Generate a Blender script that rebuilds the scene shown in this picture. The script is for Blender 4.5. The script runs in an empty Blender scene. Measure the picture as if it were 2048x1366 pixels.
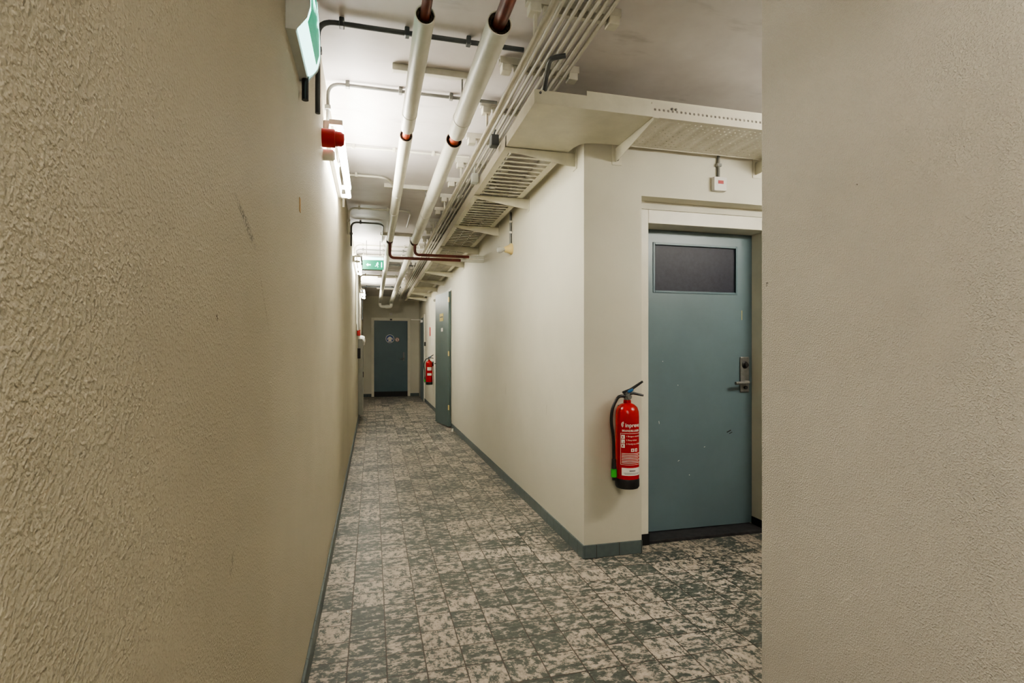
import bpy, bmesh, math, random
from mathutils import Vector, Matrix
random.seed(4)
C = bpy.context.scene.collection
XL, XR, YC, YE, ZC = -0.255, 1.277, 3.15, 15.5, 2.8
YN = 1.562

def lin(c):
    c = c/255.0
    return c/12.92 if c <= 0.04045 else ((c+0.055)/1.055)**2.4
def rgb(r, g, b): return (lin(r), lin(g), lin(b), 1)

# ---------------------------------------------------------------- materials
class NT:
    def __init__(s, name):
        s.m = bpy.data.materials.new(name); s.m.use_nodes = True
        s.t = s.m.node_tree; s.n = s.t.nodes; s.l = s.t.links
        s.b = s.n['Principled BSDF']; s.out = s.n['Material Output']
    def new(s, t, **k):
        n = s.n.new(t)
        for a, v in k.items(): setattr(n, a, v)
        return n
    def setv(s, sock, v):
        if hasattr(v, 'is_output') or isinstance(v, bpy.types.NodeSocket): s.l.new(v, sock)
        else: sock.default_value = v
    def math(s, op, a, b=0.0, c=0.0):
        n = s.new('ShaderNodeMath', operation=op)
        s.setv(n.inputs[0], a); s.setv(n.inputs[1], b); s.setv(n.inputs[2], c)
        return n.outputs[0]
    def pos(s):
        return s.new('ShaderNodeTexCoord').outputs['Object']
    def xyz(s, v=None):
        n = s.new('ShaderNodeSeparateXYZ'); s.l.new(v or s.pos(), n.inputs[0]); return n.outputs
    def comb(s, x, y, z):
        n = s.new('ShaderNodeCombineXYZ')
        for i, q in enumerate((x, y, z)): s.setv(n.inputs[i], q)
        return n.outputs[0]
    def noise(s, scale, detail=3, rough=0.5, vec=None, dist=0.0):
        n = s.new('ShaderNodeTexNoise'); n.inputs['Scale'].default_value = scale
        n.inputs['Detail'].default_value = detail; n.inputs['Roughness'].default_value = rough
        n.inputs['Distortion'].default_value = dist
        s.l.new(vec or s.pos(), n.inputs['Vector']); return n.outputs[0]
    def ramp(s, f, stops):
        n = s.new('ShaderNodeValToRGB'); e = n.color_ramp.elements
        e[0].position, e[0].color = stops[0]; e[1].position, e[1].color = stops[1]
        for p, c in stops[2:]:
            q = e.new(p); q.color = c
        s.l.new(f, n.inputs[0]); return n.outputs[0]
    def mix(s, f, a, b):
        n = s.new('ShaderNodeMix', data_type='RGBA')
        s.setv(n.inputs[0], f); s.setv(n.inputs[6], a); s.setv(n.inputs[7], b); return n.outputs[2]
    def bump(s, h, strength, dist):
        n = s.new('ShaderNodeBump'); n.inputs['Strength'].default_value = strength
        n.inputs['Distance'].default_value = dist
        s.l.new(h, n.inputs['Height']); s.l.new(n.outputs[0], s.b.inputs['Normal'])
    def sm(s, v, a, b):
        n = s.new('ShaderNodeMapRange', interpolation_type='SMOOTHSTEP')
        s.l.new(v, n.inputs[0]); n.inputs[1].default_value = a; n.inputs[2].default_value = b
        return n.outputs[0]

def paint(name, col, rough=0.5, var=0.08, nscale=6, bump=None, metallic=0.0, spec=0.5):
    k = NT(name)
    f = k.noise(nscale, 5, 0.6)
    d = tuple(c*(1-var*1.6) for c in col[:3])+(1,)
    e = tuple(min(1, c*(1+var)) for c in col[:3])+(1,)
    k.l.new(k.ramp(f, [(0.3, d), (0.7, e)]), k.b.inputs['Base Color'])
    k.b.inputs['Roughness'].default_value = rough
    k.b.inputs['Metallic'].default_value = metallic
    k.b.inputs['Specular IOR Level'].default_value = spec
    if bump:
        k.bump(k.noise(bump[0], 3, 0.55), bump[1], bump[2])
    return k.m

def wall_mat(name, col, bscale, bstr, bdist, marks=(), rough=0.6, spec=0.5, stipple=False):
    k = NT(name)
    big = k.noise(0.9, 4, 0.6)
    small = k.noise(14, 5, 0.65)
    c = k.mix(k.sm(big, 0.3, 0.7), tuple(x*0.90 for x in col[:3])+(1,), col)
    c = k.mix(k.math('MULTIPLY', k.sm(small, 0.5, 0.8), 0.12), c, tuple(x*0.8 for x in col[:3])+(1,))
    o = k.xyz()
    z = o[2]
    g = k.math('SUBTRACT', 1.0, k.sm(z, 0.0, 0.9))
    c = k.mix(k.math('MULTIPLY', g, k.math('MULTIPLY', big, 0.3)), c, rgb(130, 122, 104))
    for (ax, a, zz, ra, rz, slant, mc, amt) in marks:
        da = k.math('ADD', k.math('SUBTRACT', o[ax], a), k.math('MULTIPLY', k.math('SUBTRACT', z, zz), slant))
        da = k.math('DIVIDE', da, ra); dz = k.math('DIVIDE', k.math('SUBTRACT', z, zz), rz)
        r2 = k.math('ADD', k.math('MULTIPLY', da, da), k.math('MULTIPLY', dz, dz))
        m = k.math('SUBTRACT', 1.0, k.sm(r2, 0.0, 1.0))
        m = k.math('MULTIPLY', m, k.sm(k.noise(190, 3), 0.42, 0.62))
        c = k.mix(k.math('MULTIPLY', m, amt), c, mc)
    k.l.new(c, k.b.inputs['Base Color'])
    k.b.inputs['Roughness'].default_value = rough; k.b.inputs['Specular IOR Level'].default_value = spec
    n1 = k.noise(bscale, 1, 0.4)
    if stipple:
        n2 = k.noise(bscale*1.9, 1, 0.5)
        h = k.math('ADD', k.sm(n1, 0.42, 0.74), k.math('MULTIPLY', k.sm(n2, 0.4, 0.75), 0.4))
    else:
        n2 = k.noise(bscale*0.4, 2, 0.5)
        h = k.math('ADD', k.sm(n1, 0.35, 0.80), k.math('MULTIPLY', n2, 0.35))
    k.bump(h, bstr, bdist)
    return k.m

WALLC = rgb(219, 215, 198)
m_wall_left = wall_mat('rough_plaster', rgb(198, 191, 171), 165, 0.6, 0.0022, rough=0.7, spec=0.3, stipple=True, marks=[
    (1, 1.235, 1.562, 0.045, 0.045, 2.5, rgb(74, 72, 68), 0.75),
    (1, 1.01, 1.355, 0.007, 0.007, 0, rgb(60, 45, 34), 1.0),
    (1, 1.42, 1.42, 0.008, 0.10, 0.9, rgb(130, 120, 98), 0.6),
    (1, 1.11, 0.90, 0.018, 0.025, -0.6, rgb(105, 96, 80), 0.5)])
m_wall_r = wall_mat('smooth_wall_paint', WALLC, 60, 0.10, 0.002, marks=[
    (1, 3.9, 0.85, 0.01, 0.05, 0.2, rgb(120, 112, 95), 0.6),
    (1, 5.2, 0.9, 0.01, 0.06, 0.2, rgb(120, 112, 95), 0.6)])
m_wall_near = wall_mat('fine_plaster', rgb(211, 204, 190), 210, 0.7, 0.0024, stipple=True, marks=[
    (1, 1.535, 1.52, 0.008, 0.012, 0, rgb(50, 45, 38), 1.0),
    (1, 1.19, 1.75, 0.005, 0.004, 0, rgb(90, 78, 60), 0.9),
    (1, 1.21, 0.62, 0.004, 0.05, 0.9, rgb(235, 230, 215), 0.9)])
def grimy_ceiling():
    k = NT('ceiling_paint_grimy')
    o = k.xyz()
    big = k.noise(1.3, 5, 0.6)
    c = k.mix(k.sm(big, 0.35, 0.7), rgb(210, 203, 200), rgb(230, 225, 222))
    st = k.noise(1.0, 4, 0.6, vec=k.comb(k.math('MULTIPLY', o[0], 2.0), k.math('MULTIPLY', o[1], 6.0), 0.0))
    c = k.mix(k.math('MULTIPLY', k.sm(st, 0.58, 0.75), 0.35), c, rgb(126, 118, 114))
    k.l.new(c, k.b.inputs['Base Color']); k.b.inputs['Roughness'].default_value = 0.5
    k.bump(k.noise(45, 3), 0.12, 0.002)
    return k.m
m_ceil = grimy_ceiling()

def floor_mat():
    k = NT('mottled_floor_tiles')
    o = k.xyz()
    sx, sy = 0.157, 0.157
    u = k.math('DIVIDE', k.math('ADD', o[0], 0.10), sx)
    col = k.math('FLOOR', u)
    v = k.math('DIVIDE', o[1], sy)
    row = k.math('FLOOR', v)
    fu = k.math('FRACT', u); fv = k.math('FRACT', v)
    du = k.math('MINIMUM', fu, k.math('SUBTRACT', 1.0, fu))
    dv = k.math('MINIMUM', fv, k.math('SUBTRACT', 1.0, fv))
    dm = k.math('MINIMUM', du, dv)
    grout = k.math('SUBTRACT', 1.0, k.sm(dm, 0.010, 0.025))
    wn = k.new('ShaderNodeTexWhiteNoise', noise_dimensions='2D')
    k.l.new(k.comb(col, row, 0.0), wn.inputs['Vector'])
    r = wn.outputs['Value']
    sw = k.math('GREATER_THAN', r, 0.65)
    isw = k.math('SUBTRACT', 1.0, sw)
    ax = k.math('ADD', k.math('MULTIPLY', sw, 1.5), isw)
    ay = k.math('ADD', k.math('MULTIPLY', isw, 1.5), sw)
    vec = k.comb(k.math('ADD', k.math('MULTIPLY', o[0], ax), k.math('MULTIPLY', r, 37.0)),
                 k.math('ADD', k.math('MULTIPLY', o[1], ay), k.math('MULTIPLY', r, 91.0)), 0.0)
    n = k.noise(18, 8, 0.74, vec=vec)
    n2 = k.noise(90, 4, 0.6, vec=vec)
    vo = k.new('ShaderNodeTexVoronoi'); vo.inputs['Scale'].default_value = 85
    k.l.new(vec, vo.inputs['Vector'])
    vs_ = k.new('ShaderNodeSeparateColor'); k.l.new(vo.outputs['Color'], vs_.inputs[0])
    nn = k.math('ADD', n, k.math('MULTIPLY', k.math('SUBTRACT', r, 0.5), 0.10))
    nn = k.math('ADD', nn, k.math('MULTIPLY', k.math('SUBTRACT', vs_.outputs[0], 0.5), 0.08))
    c = k.ramp(nn, [(0.38, rgb(70, 76, 71)), (0.497, rgb(92, 97, 91)), (0.515, rgb(158, 147, 134)), (0.64, rgb(192, 180, 165))])
    dirt = k.noise(1.2, 4, 0.6)
    c = k.mix(k.math('MULTIPLY', k.sm(dirt, 0.5, 0.75), 0.25), c, rgb(88, 82, 76))
    c = k.mix(k.math('MULTIPLY', grout, 0.9), c, rgb(66, 58, 50))
    k.l.new(c, k.b.inputs['Base Color'])
    k.setv(k.b.inputs['Roughness'], k.math('ADD', 0.27, k.math('MULTIPLY', n2, 0.3)))
    k.b.inputs['Specular IOR Level'].default_value = 0.4
    h = k.math('ADD', k.math('SUBTRACT', 1.0, grout), k.math('MULTIPLY', n2, 0.3))
    k.bump(h, 0.4, 0.002)
    return k.m
m_floor = floor_mat()

def base_mat():
    k = NT('green_skirting_tile')
    o = k.xyz()
    s = k.math('FRACT', k.math('DIVIDE', k.math('ADD', o[0], o[1]), 0.155))
    d = k.math('MINIMUM', s, k.math('SUBTRACT', 1.0, s))
    g = k.math('SUBTRACT', 1.0, k.sm(d, 0.01, 0.025))
    n = k.noise(30, 4)
    c = k.mix(n, rgb(80, 90, 90), rgb(100, 111, 110))
    c = k.mix(g, c, rgb(60, 66, 60))
    k.l.new(c, k.b.inputs['Base Color']); k.b.inputs['Roughness'].default_value = 0.4
    return k.m
m_base = base_mat()

m_cream = paint('cream_metal_paint', rgb(220, 216, 198), 0.4, 0.05, 10)
m_white = paint('white_gloss_paint', rgb(222, 219, 208), 0.35, 0.05, 8)
m_insul = paint('white_pipe_jacket', rgb(230, 228, 216), 0.4, 0.06, 7, bump=(25, 0.1, 0.002))
m_foam = paint('crumbling_foam', rgb(70, 60, 48), 0.95, 0.7, 90, bump=(120, 1.0, 0.01))
m_copper = paint('bare_copper', rgb(190, 90, 62), 0.4, 0.2, 18)
m_copper2 = paint('red_brown_pipe_paint', rgb(116, 54, 44), 0.4, 0.25, 14)
m_greyc = paint('grey_conduit', rgb(124, 124, 120), 0.45, 0.12, 12)
m_darkc = paint('dark_grey_conduit', rgb(86, 90, 93), 0.45, 0.12, 12)
m_lightc = paint('cream_conduit', rgb(212, 208, 194), 0.45, 0.08, 14)
m_door = paint('blue_grey_door_paint', rgb(98, 116, 122), 0.34, 0.05, 3, bump=(60, 0.05, 0.001))
m_door_open = paint('dull_green_grey_door_paint', rgb(92, 108, 108), 0.45, 0.05, 3)
m_door_far = paint('dark_blue_grey_door_paint', rgb(82, 103, 110), 0.4, 0.05, 3)
m_frame = paint('cream_frame_paint', rgb(226, 221, 204), 0.35, 0.05, 5)
m_black = paint('black_plastic', rgb(26, 26, 27), 0.4, 0.2, 20)
m_stone = paint('dark_threshold_stone', rgb(50, 48, 50), 0.6, 0.35, 18, bump=(60, 0.3, 0.002))
m_steel = paint('brushed_steel', rgb(132, 131, 128), 0.35, 0.15, 30, metallic=0.55)
m_red = paint('red_enamel', rgb(172, 6, 14), 0.25, 0.05, 4)
m_redp = paint('red_plastic', rgb(168, 16, 20), 0.4, 0.1, 8)
m_labelw = paint('white_print', rgb(232, 228, 220), 0.5, 0.02, 8)
m_labelg = paint('grey_print', rgb(120, 120, 120), 0.5, 0.02, 8)
m_green = paint('green_tag', rgb(60, 180, 60), 0.4, 0.1, 8)
m_bluep = paint('blue_plastic', rgb(36, 92, 140), 0.35, 0.1, 8)
m_sblue = paint('sign_blue', rgb(40, 78, 140), 0.4, 0.05, 8)
m_sred = paint('sign_red', rgb(190, 40, 36), 0.4, 0.05, 8)
m_yellow = paint('yellow_print', rgb(190, 172, 90), 0.5, 0.1, 8)
m_hous = paint('grey_white_housing', rgb(206, 210, 206), 0.4, 0.05, 8)
m_cab = paint('grey_cabinet_paint', rgb(150, 150, 140), 0.45, 0.06, 6)
m_tape = paint('tan_tape', rgb(190, 152, 98), 0.7, 0.1, 30)
m_holder = paint('aged_cream_plastic', rgb(222, 200, 140), 0.4, 0.05, 8)
kk = NT('dark_tinted_glass')
kk.l.new(kk.ramp(kk.noise(40, 5, 0.7), [(0.3, rgb(44, 45, 54)), (0.75, rgb(56, 56, 67))]), kk.b.inputs['Base Color'])
kk.b.inputs['Roughness'].default_value = 0.4; kk.b.inputs['Specular IOR Level'].default_value = 0.2
m_glassd = kk.m
def emis(name, col, s, base=None):
    k = NT(name); k.b.inputs['Base Color'].default_value = base or col
    k.b.inputs['Emission Color'].default_value = col; k.b.inputs['Emission Strength'].default_value = s
    return k.m
TUBEC = (1.0, 0.98, 0.91, 1)
m_tube = emis('fluorescent_glow', TUBEC, 56)
m_tube_hi = emis('fluorescent_glow_bright', TUBEC, 62)
m_fill_rear = emis('rear_fill_glow', TUBEC, 34)
m_sgreen = emis('lit_green_panel', (0.0, 0.42, 0.22, 1), 0.42, (0.0, 0.10, 0.05, 1))
m_swhite = emis('lit_white_print', (0.55, 1.0, 0.93, 1), 2.0)
kk = NT('clear_lens'); kk.b.inputs['Base Color'].default_value = (0.9, 0.9, 0.85, 1)
kk.b.inputs['Roughness'].default_value = 0.1; kk.b.inputs['Transmission Weight'].default_value = 0.6; m_lens = kk.m

def perf_mat(name, a, b, sa, sb, r, oa=0.0, ob=0.0, el=1.0):
    k = NT(name)
    o = k.xyz()
    def cell(ax, s, off):
        return k.math('MULTIPLY', k.math('SUBTRACT', k.math('FRACT', k.math('DIVIDE', k.math('ADD', o[ax], off), s)), 0.5), s)
    fa, fb = cell(a, sa, oa), cell(b, sb, ob)
    fa = k.math('DIVIDE', fa, el)
    d = k.math('SQRT', k.math('ADD', k.math('MULTIPLY', fa, fa), k.math('MULTIPLY', fb, fb)))
    hole = k.math('LESS_THAN', d, r)
    k.l.new(k.mix(k.noise(9, 4), rgb(212, 206, 188), rgb(226, 221, 205)), k.b.inputs['Base Color'])
    k.b.inputs['Roughness'].default_value = 0.4
    tr = k.new('ShaderNodeBsdfTransparent'); mx = k.new('ShaderNodeMixShader')
    k.l.new(hole, mx.inputs[0]); k.l.new(k.b.outputs[0], mx.inputs[1]); k.l.new(tr.outputs[0], mx.inputs[2])
    k.l.new(mx.outputs[0], k.out.inputs['Surface'])
    return k.m
m_perf2 = perf_mat('perforated_tray_metal_fine', 0, 1, 0.036, 0.036, 0.0045)
m_lipy = perf_mat('perforated_lip_metal', 1, 2, 0.025, 0.2, 0.0045, 0, -2.61+0.1)
m_lipx = perf_mat('perforated_lip_metal_side', 0, 2, 0.027, 0.2, 0.0072, 0, -2.618+0.1)

# ---------------------------------------------------------------- mesh helpers
def mkobj(name, bm, mat, smooth=False, bevel=0.0, parent=None, label=None, kind=None):
    me = bpy.data.meshes.new(name)
    bmesh.ops.recalc_face_normals(bm, faces=bm.faces)
    bm.to_mesh(me); bm.free()
    if mat:
        for m in (mat if isinstance(mat, (list, tuple)) else [mat]): me.materials.append(m)
    if smooth:
        for p in me.polygons: p.use_smooth = True
        try: me.set_sharp_from_angle(angle=math.radians(38))
        except Exception: pass
    o = bpy.data.objects.new(name, me); C.objects.link(o)
    if bevel:
        b = o.modifiers.new('bevel', 'BEVEL'); b.width = bevel; b.segments = 2; b.limit_method = 'ANGLE'
    if parent: adopt(o, parent)
    if label: o['label'] = label
    if kind: o['kind'] = kind
    return o
def adopt(o, p):
    o.parent = p
    o.matrix_parent_inverse = Matrix.Translation(p['_w']).inverted()
def thing(name, loc, label, category, group=None):
    e = bpy.data.objects.new(name, None); e.empty_display_size = 0.05
    e.location = loc; C.objects.link(e)
    e['_w'] = tuple(loc); e['label'] = label; e['category'] = category
    if group: e['group'] = group
    return e
def tag(o, label, category, group=None):
    o['label'] = label; o['category'] = category
    if group: o['group'] = group
    return o
def bbox(bm, a, b, mi=0, M=None):
    r = bmesh.ops.create_cube(bm, size=1)
    a, b = Vector(a), Vector(b); c = (a+b)/2; s = b-a
    for v in r['verts']:
        v.co = Vector((v.co.x*s.x, v.co.y*s.y, v.co.z*s.z))+c
        if M: v.co = M @ v.co
    for f in {f for v in r['verts'] for f in v.link_faces}: f.material_index = mi
def box(name, a, b, mat, bevel=0.0, **k):
    bm = bmesh.new(); bbox(bm, a, b); return mkobj(name, bm, mat, bevel=bevel, **k)
def boxes(name, lst, mat, bevel=0.0, **k):
    bm = bmesh.new()
    for a, b in lst: bbox(bm, a, b)
    return mkobj(name, bm, mat, bevel=bevel, **k)
def fillet(pts, r, n=6):
    pts = [Vector(p) for p in pts]
    if r <= 0 or len(pts) < 3: return pts
    out = [pts[0]]
    for i in range(1, len(pts)-1):
        p, a, b = pts[i], pts[i-1], pts[i+1]
        da, db = (a-p), (b-p); rr = min(r, da.length*0.48, db.length*0.48)
        s, e = p+da.normalized()*rr, p+db.normalized()*rr
        for j in range(n+1):
            t = j/n; out.append(s*(1-t)**2+p*2*t*(1-t)+e*t*t)
    out.append(pts[-1]); return out
def sweep_bm(bm, pts, r, segs=12, fil=0.0, mi=0, inner=None):
    pts = fillet(pts, fil)
    n = len(pts); T = []
    for i in range(n):
        t = (pts[min(i+1, n-1)]-pts[max(i-1, 0)]).normalized(); T.append(t)
    up = Vector((0, 0, 1)) if abs(T[0].z) < 0.9 else Vector((1, 0, 0))
    N = (up - T[0]*up.dot(T[0])).normalized()
    rings = []
    for i in range(n):
        N = (N - T[i]*N.dot(T[i])).normalized(); B = T[i].cross(N)
        rr = r[i] if isinstance(r, (list, tuple)) else r
        rings.append([bm.verts.new(pts[i]+(N*math.cos(2*math.pi*j/segs)+B*math.sin(2*math.pi*j/segs))*rr) for j in range(segs)])
    for i in range(n-1):
        for j in range(segs):
            f = bm.faces.new((rings[i][j], rings[i][(j+1) % segs], rings[i+1][(j+1) % segs], rings[i+1][j])); f.material_index = mi
    bm.faces.new(rings[0][::-1]).material_index = mi; bm.faces.new(rings[-1]).material_index = mi
def sweep(name, pts, r, mat, segs=12, fil=0.0, **k):
    bm = bmesh.new(); sweep_bm(bm, pts, r, segs, fil); return mkobj(name, bm, mat, smooth=True, **k)
def lathe_bm(bm, prof, base, axis, segs=32, mi=0):
    axis = Vector(axis).normalized(); base = Vector(base)
    u = Vector((0, 0, 1)) if abs(axis.z) < 0.9 else Vector((1, 0, 0))
    u = (u-axis*u.dot(axis)).normalized(); w = axis.cross(u)
    prev = None
    for (r, h) in prof:
        if r < 1e-5: ring = [bm.verts.new(base+axis*h)]
        else: ring = [bm.verts.new(base+axis*h+(u*math.cos(2*math.pi*j/segs)+w*math.sin(2*math.pi*j/segs))*r) for j in range(segs)]
        if prev:
            for j in range(segs):
                a, b = prev[j % len(prev)], prev[(j+1) % len(prev)]
                c, d = ring[(j+1) % len(ring)], ring[j % len(ring)]
                vs = []
                for q in (a, b, c, d):
                    if q not in vs: vs.append(q)
                if len(vs) > 2: bm.faces.new(vs).material_index = mi
        prev = ring
def lathe(name, prof, base, axis, mat, segs=32, **k):
    bm = bmesh.new(); lathe_bm(bm, prof, base, axis, segs); return mkobj(name, bm, mat, smooth=True, **k)
def prism(name, poly, axis, a, b, mat, **k):
    bm = bmesh.new()
    def P(p, t):
        l = list(p); l.insert(axis, t); return bm.verts.new(l)
    A = [P(p, a) for p in poly]; B = [P(p, b) for p in poly]; n = len(poly)
    bm.faces.new(A); bm.faces.new(B[::-1])
    for i in range(n): bm.faces.new((A[i], A[(i+1) % n], B[(i+1) % n], B[i]))
    return mkobj(name, bm, mat, **k)
def picto(name, o, u, v, shapes, mat, fn=None, **k):
    bm = bmesh.new(); o, u, v = Vector(o), Vector(u), Vector(v)
    P = (lambda x, y: bm.verts.new(fn(x, y))) if fn else (lambda x, y: bm.verts.new(o+u*x+v*y))
    for s in shapes:
        if s[0] == 'line':
            a, b = Vector(s[1]), Vector(s[2]); d = (b-a).normalized(); q = Vector((-d.y, d.x))*s[3]/2
            bm.faces.new([P(*(a+q)), P(*(b+q)), P(*(b-q)), P(*(a-q))])
        elif s[0] == 'disc':
            bm.faces.new([P(s[1][0]+s[2]*math.cos(t*math.pi/12), s[1][1]+s[2]*math.sin(t*math.pi/12)) for t in range(24)])
        elif s[0] == 'ring':
            A = [P(s[1][0]+s[2]*math.cos(t*math.pi/12), s[1][1]+s[2]*math.sin(t*math.pi/12)) for t in range(24)]
            B = [P(s[1][0]+s[3]*math.cos(t*math.pi/12), s[1][1]+s[3]*math.sin(t*math.pi/12)) for t in range(24)]
            for i in range(24): bm.faces.new((A[i], A[(i+1) % 24], B[(i+1) % 24], B[i]))
        elif s[0] == 'grid':
            x0, x1, y0, y1 = s[1]; n = 10
            rows = [(P(x0, y0+(y1-y0)*i/n), P(x1, y0+(y1-y0)*i/n)) for i in range(n+1)]
            for i in range(n): bm.faces.new((rows[i][0], rows[i][1], rows[i+1][1], rows[i+1][0]))
        else: bm.faces.new([P(*p) for p in s[1]])
    return mkobj(name, bm, mat, **k)
def copy_thing(root, delta):
    ch = [c for c in bpy.data.objects if c.parent == root]
    r = root.copy(); r.location = Vector(root.location)+Vector(delta); C.objects.link(r)
    if root.type == 'EMPTY': r['_w'] = tuple(r.location)
    for c in ch:
        n = c.copy(); C.objects.link(n); n.parent = r; n.matrix_parent_inverse = c.matrix_parent_inverse.copy()
    return r

# ---------------------------------------------------------------- room shell
K = dict(kind='structure')
XP = 5.0; YB = -3.0
box('floor', (XL-0.2, YB-0.2, -0.1), (XP+0.2, YE+0.2, 0), m_floor, **K)
box('ceiling', (XL-0.2, YB-0.2, ZC), (XP+0.2, YE+0.2, ZC+0.1), m_ceil, **K)
box('wall_left', (XL-0.2, YB, 0), (XL, YE, ZC), m_wall_left, **K)
box('wall_far', (XL-0.2, YE, 0), (XR+0.2, YE+0.2, ZC), m_wall_r, **K)
box('wall_rear', (XL-0.2, YB-0.2, 0), (XR+0.3, YB, ZC), m_wall_r, **K)
box('wall_near', (XR, YB, 0), (XR+0.2, YN, ZC), m_wall_near, bevel=0.004, **K)
box('wall_opposite', (XR+0.2, YN-0.2, 0), (XP, YN, ZC), m_wall_near, **K)
box('wall_end', (XP, YN-0.2, 0), (XP+0.2, YC+0.5, ZC), m_wall_r, **K)
D2a, D2b = 8.99, 9.78
boxes('wall_right', [((XR, YC, 0), (XR+0.2, D2a, ZC)), ((XR, D2a, 2.3), (XR+0.2, D2b, ZC)), ((XR, D2b, 0), (XR+0.2, YE, ZC))], m_wall_r, **K)
OX0, OX1 = 1.673, 2.815
boxes('wall_side', [((XR+0.2, YC, 0), (OX0, YC+0.45, ZC)), ((OX1, YC, 0), (XP, YC+0.45, ZC)),
                    ((OX0, YC, 2.29), (OX1, YC+0.11, ZC)), ((OX0, YC+0.11, 2.24), (OX1, YC+0.45, ZC))], m_wall_r, **K)
box('dark_backing', (XR+0.2, D2a-0.2, 0), (XR+0.3, D2b+0.2, ZC), m_black, **K)  # black sheet painted in for the darkness beyond the ajar door
bh, bp = 0.082, 0.012
box('baseboard_left', (XL, YB, 0), (XL+bp, YE, bh), m_base, bevel=0.003, **K)
boxes('baseboard_right', [((XR-bp, YC-bp, 0), (XR, D2a-0.05, bh)), ((XR-bp, D2b+0.05, 0), (XR, YE-1.75, bh))], m_base, bevel=0.003, **K)
box('baseboard_side', (XR, YC-bp, 0), (OX0, YC, bh), m_base, bevel=0.003, **K)
boxes('baseboard_far', [((XL+bp, YE-bp, 0), (-0.03, YE, bh)), ((1.03, YE-bp, 0), (XR, YE, bh))], m_base, bevel=0.003, **K)
box('baseboard_near', (XR-bp, YB, 0), (XR, YN, bh), m_base, bevel=0.003, **K)

# ---- main door in the side wall
FY = YC+0.11
DX0, DX1, DY = 1.782, 2.712, 3.42
boxes('trim_1', [((OX0+0.002, FY, 0.0), (DX0, 3.50, 2.238)), ((DX1, FY, 0.0), (OX1-0.002, 3.50, 2.238)),
                 ((DX0, FY, 2.147), (DX1, 3.50, 2.238))], m_frame, bevel=0.003, **K)
boxes('trim_2', [((OX0+0.004, FY-0.006, 0), (DX0+0.004, 3.418, 0.075)), ((DX1-0.004, FY-0.006, 0), (OX1-0.004, 3.418, 0.075))], m_black, **K)
box('trim_3', (DX0+0.005, FY+0.01, 0), (DX1-0.005, 3.52, 0.022), m_stone, bevel=0.003, **K)
d1 = bpy.data.objects.new('door_1', None); d1.location = (DX0, DY, 0.03); C.objects.link(d1)
d1['_w'] = (DX0, DY, 0.03); d1['kind'] = 'structure'
WX0, WX1, WZ0, WZ1 = 1.905, 2.588, 1.705, 2.055
boxes('leaf', [((DX0, DY, 0.028), (WX0, DY+0.04, 2.145)), ((WX1, DY, 0.028), (DX1, DY+0.04, 2.145)),
               ((WX0, DY, 0.028), (WX1, DY+0.04, WZ0)), ((WX0, DY, WZ1), (WX1, DY+0.04, 2.145))], m_door, parent=d1)
boxes('glazing_bead', [((WX0-0.002, DY-0.005, WZ0-0.002), (WX0+0.014, DY+0.012, WZ1+0.002)), ((WX1-0.014, DY-0.005, WZ0-0.002), (WX1+0.002, DY+0.012, WZ1+0.002)),
                       ((WX0+0.014, DY-0.005, WZ0-0.002), (WX1-0.014, DY+0.012, WZ0+0.014)), ((WX0+0.014, DY-0.005, WZ1-0.014), (WX1-0.014, DY+0.012, WZ1+0.002))],
      m_door_far, bevel=0.002, parent=d1)
box('glass_pane', (WX0, DY+0.012, WZ0), (WX1, DY+0.022, WZ1), m_glassd, parent=d1)
hx = 2.645
box('lock_plate', (hx-0.038, DY-0.012, 0.99), (hx+0.038, DY, 1.25), m_steel, bevel=0.006, parent=d1)
lathe('thumb_turn', [(0, -0.028), (0.014, -0.026), (0.016, -0.006), (0.026, -0.004), (0.026, 0)], (hx, DY-0.011, 1.19), (0, 1, 0), m_black, parent=d1)
sweep('lever_handle', [(hx+0.005, DY-0.005, 1.065), (hx+0.005, DY-0.055, 1.065), (hx-0.115, DY-0.060, 1.060)], 0.0115, m_steel, fil=0.02, parent=d1)
lathe('key_cylinder', [(0, -0.012), (0.012, -0.012), (0.013, 0)], (hx+0.004, DY-0.011, 1.025), (0, 1, 0), m_black, parent=d1)
for z in (0.25, 1.1, 1.95):
    lathe('hinge', [(0, -0.04), (0.008, -0.04), (0.008, 0.04), (0, 0.04)], (DX0+0.006, DY-0.006, z), (0, 0, 1), m_steel, segs=12, parent=d1)
picto('chip_mark', (0, DY-0.0008, 0), (1, 0, 0), (0, 0, 1), [('line', (2.50, 0.70), (2.535, 0.715), 0.008), ('line', (2.52, 0.69), (2.545, 0.70), 0.006)], m_black, parent=d1)
picto('scratch_mark', (0, DY-0.0008, 0), (1, 0, 0), (0, 0, 1), [('line', (2.10, 0.51), (2.112, 0.516), 0.003), ('line', (2.19, 0.41), (2.194, 0.405), 0.005), ('disc', (2.1, 1.05), 0.0025), ('disc', (1.98, 1.22), 0.0025),
      ('line', (2.31, 0.60), (2.32, 0.605), 0.003), ('line', (1.95, 0.8), (1.953, 0.78), 0.003)], m_labelw, parent=d1)
box('yellow_drip', (2.625, DY-0.001, 1.52), (2.629, DY, 1.59), m_yellow, parent=d1)

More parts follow.
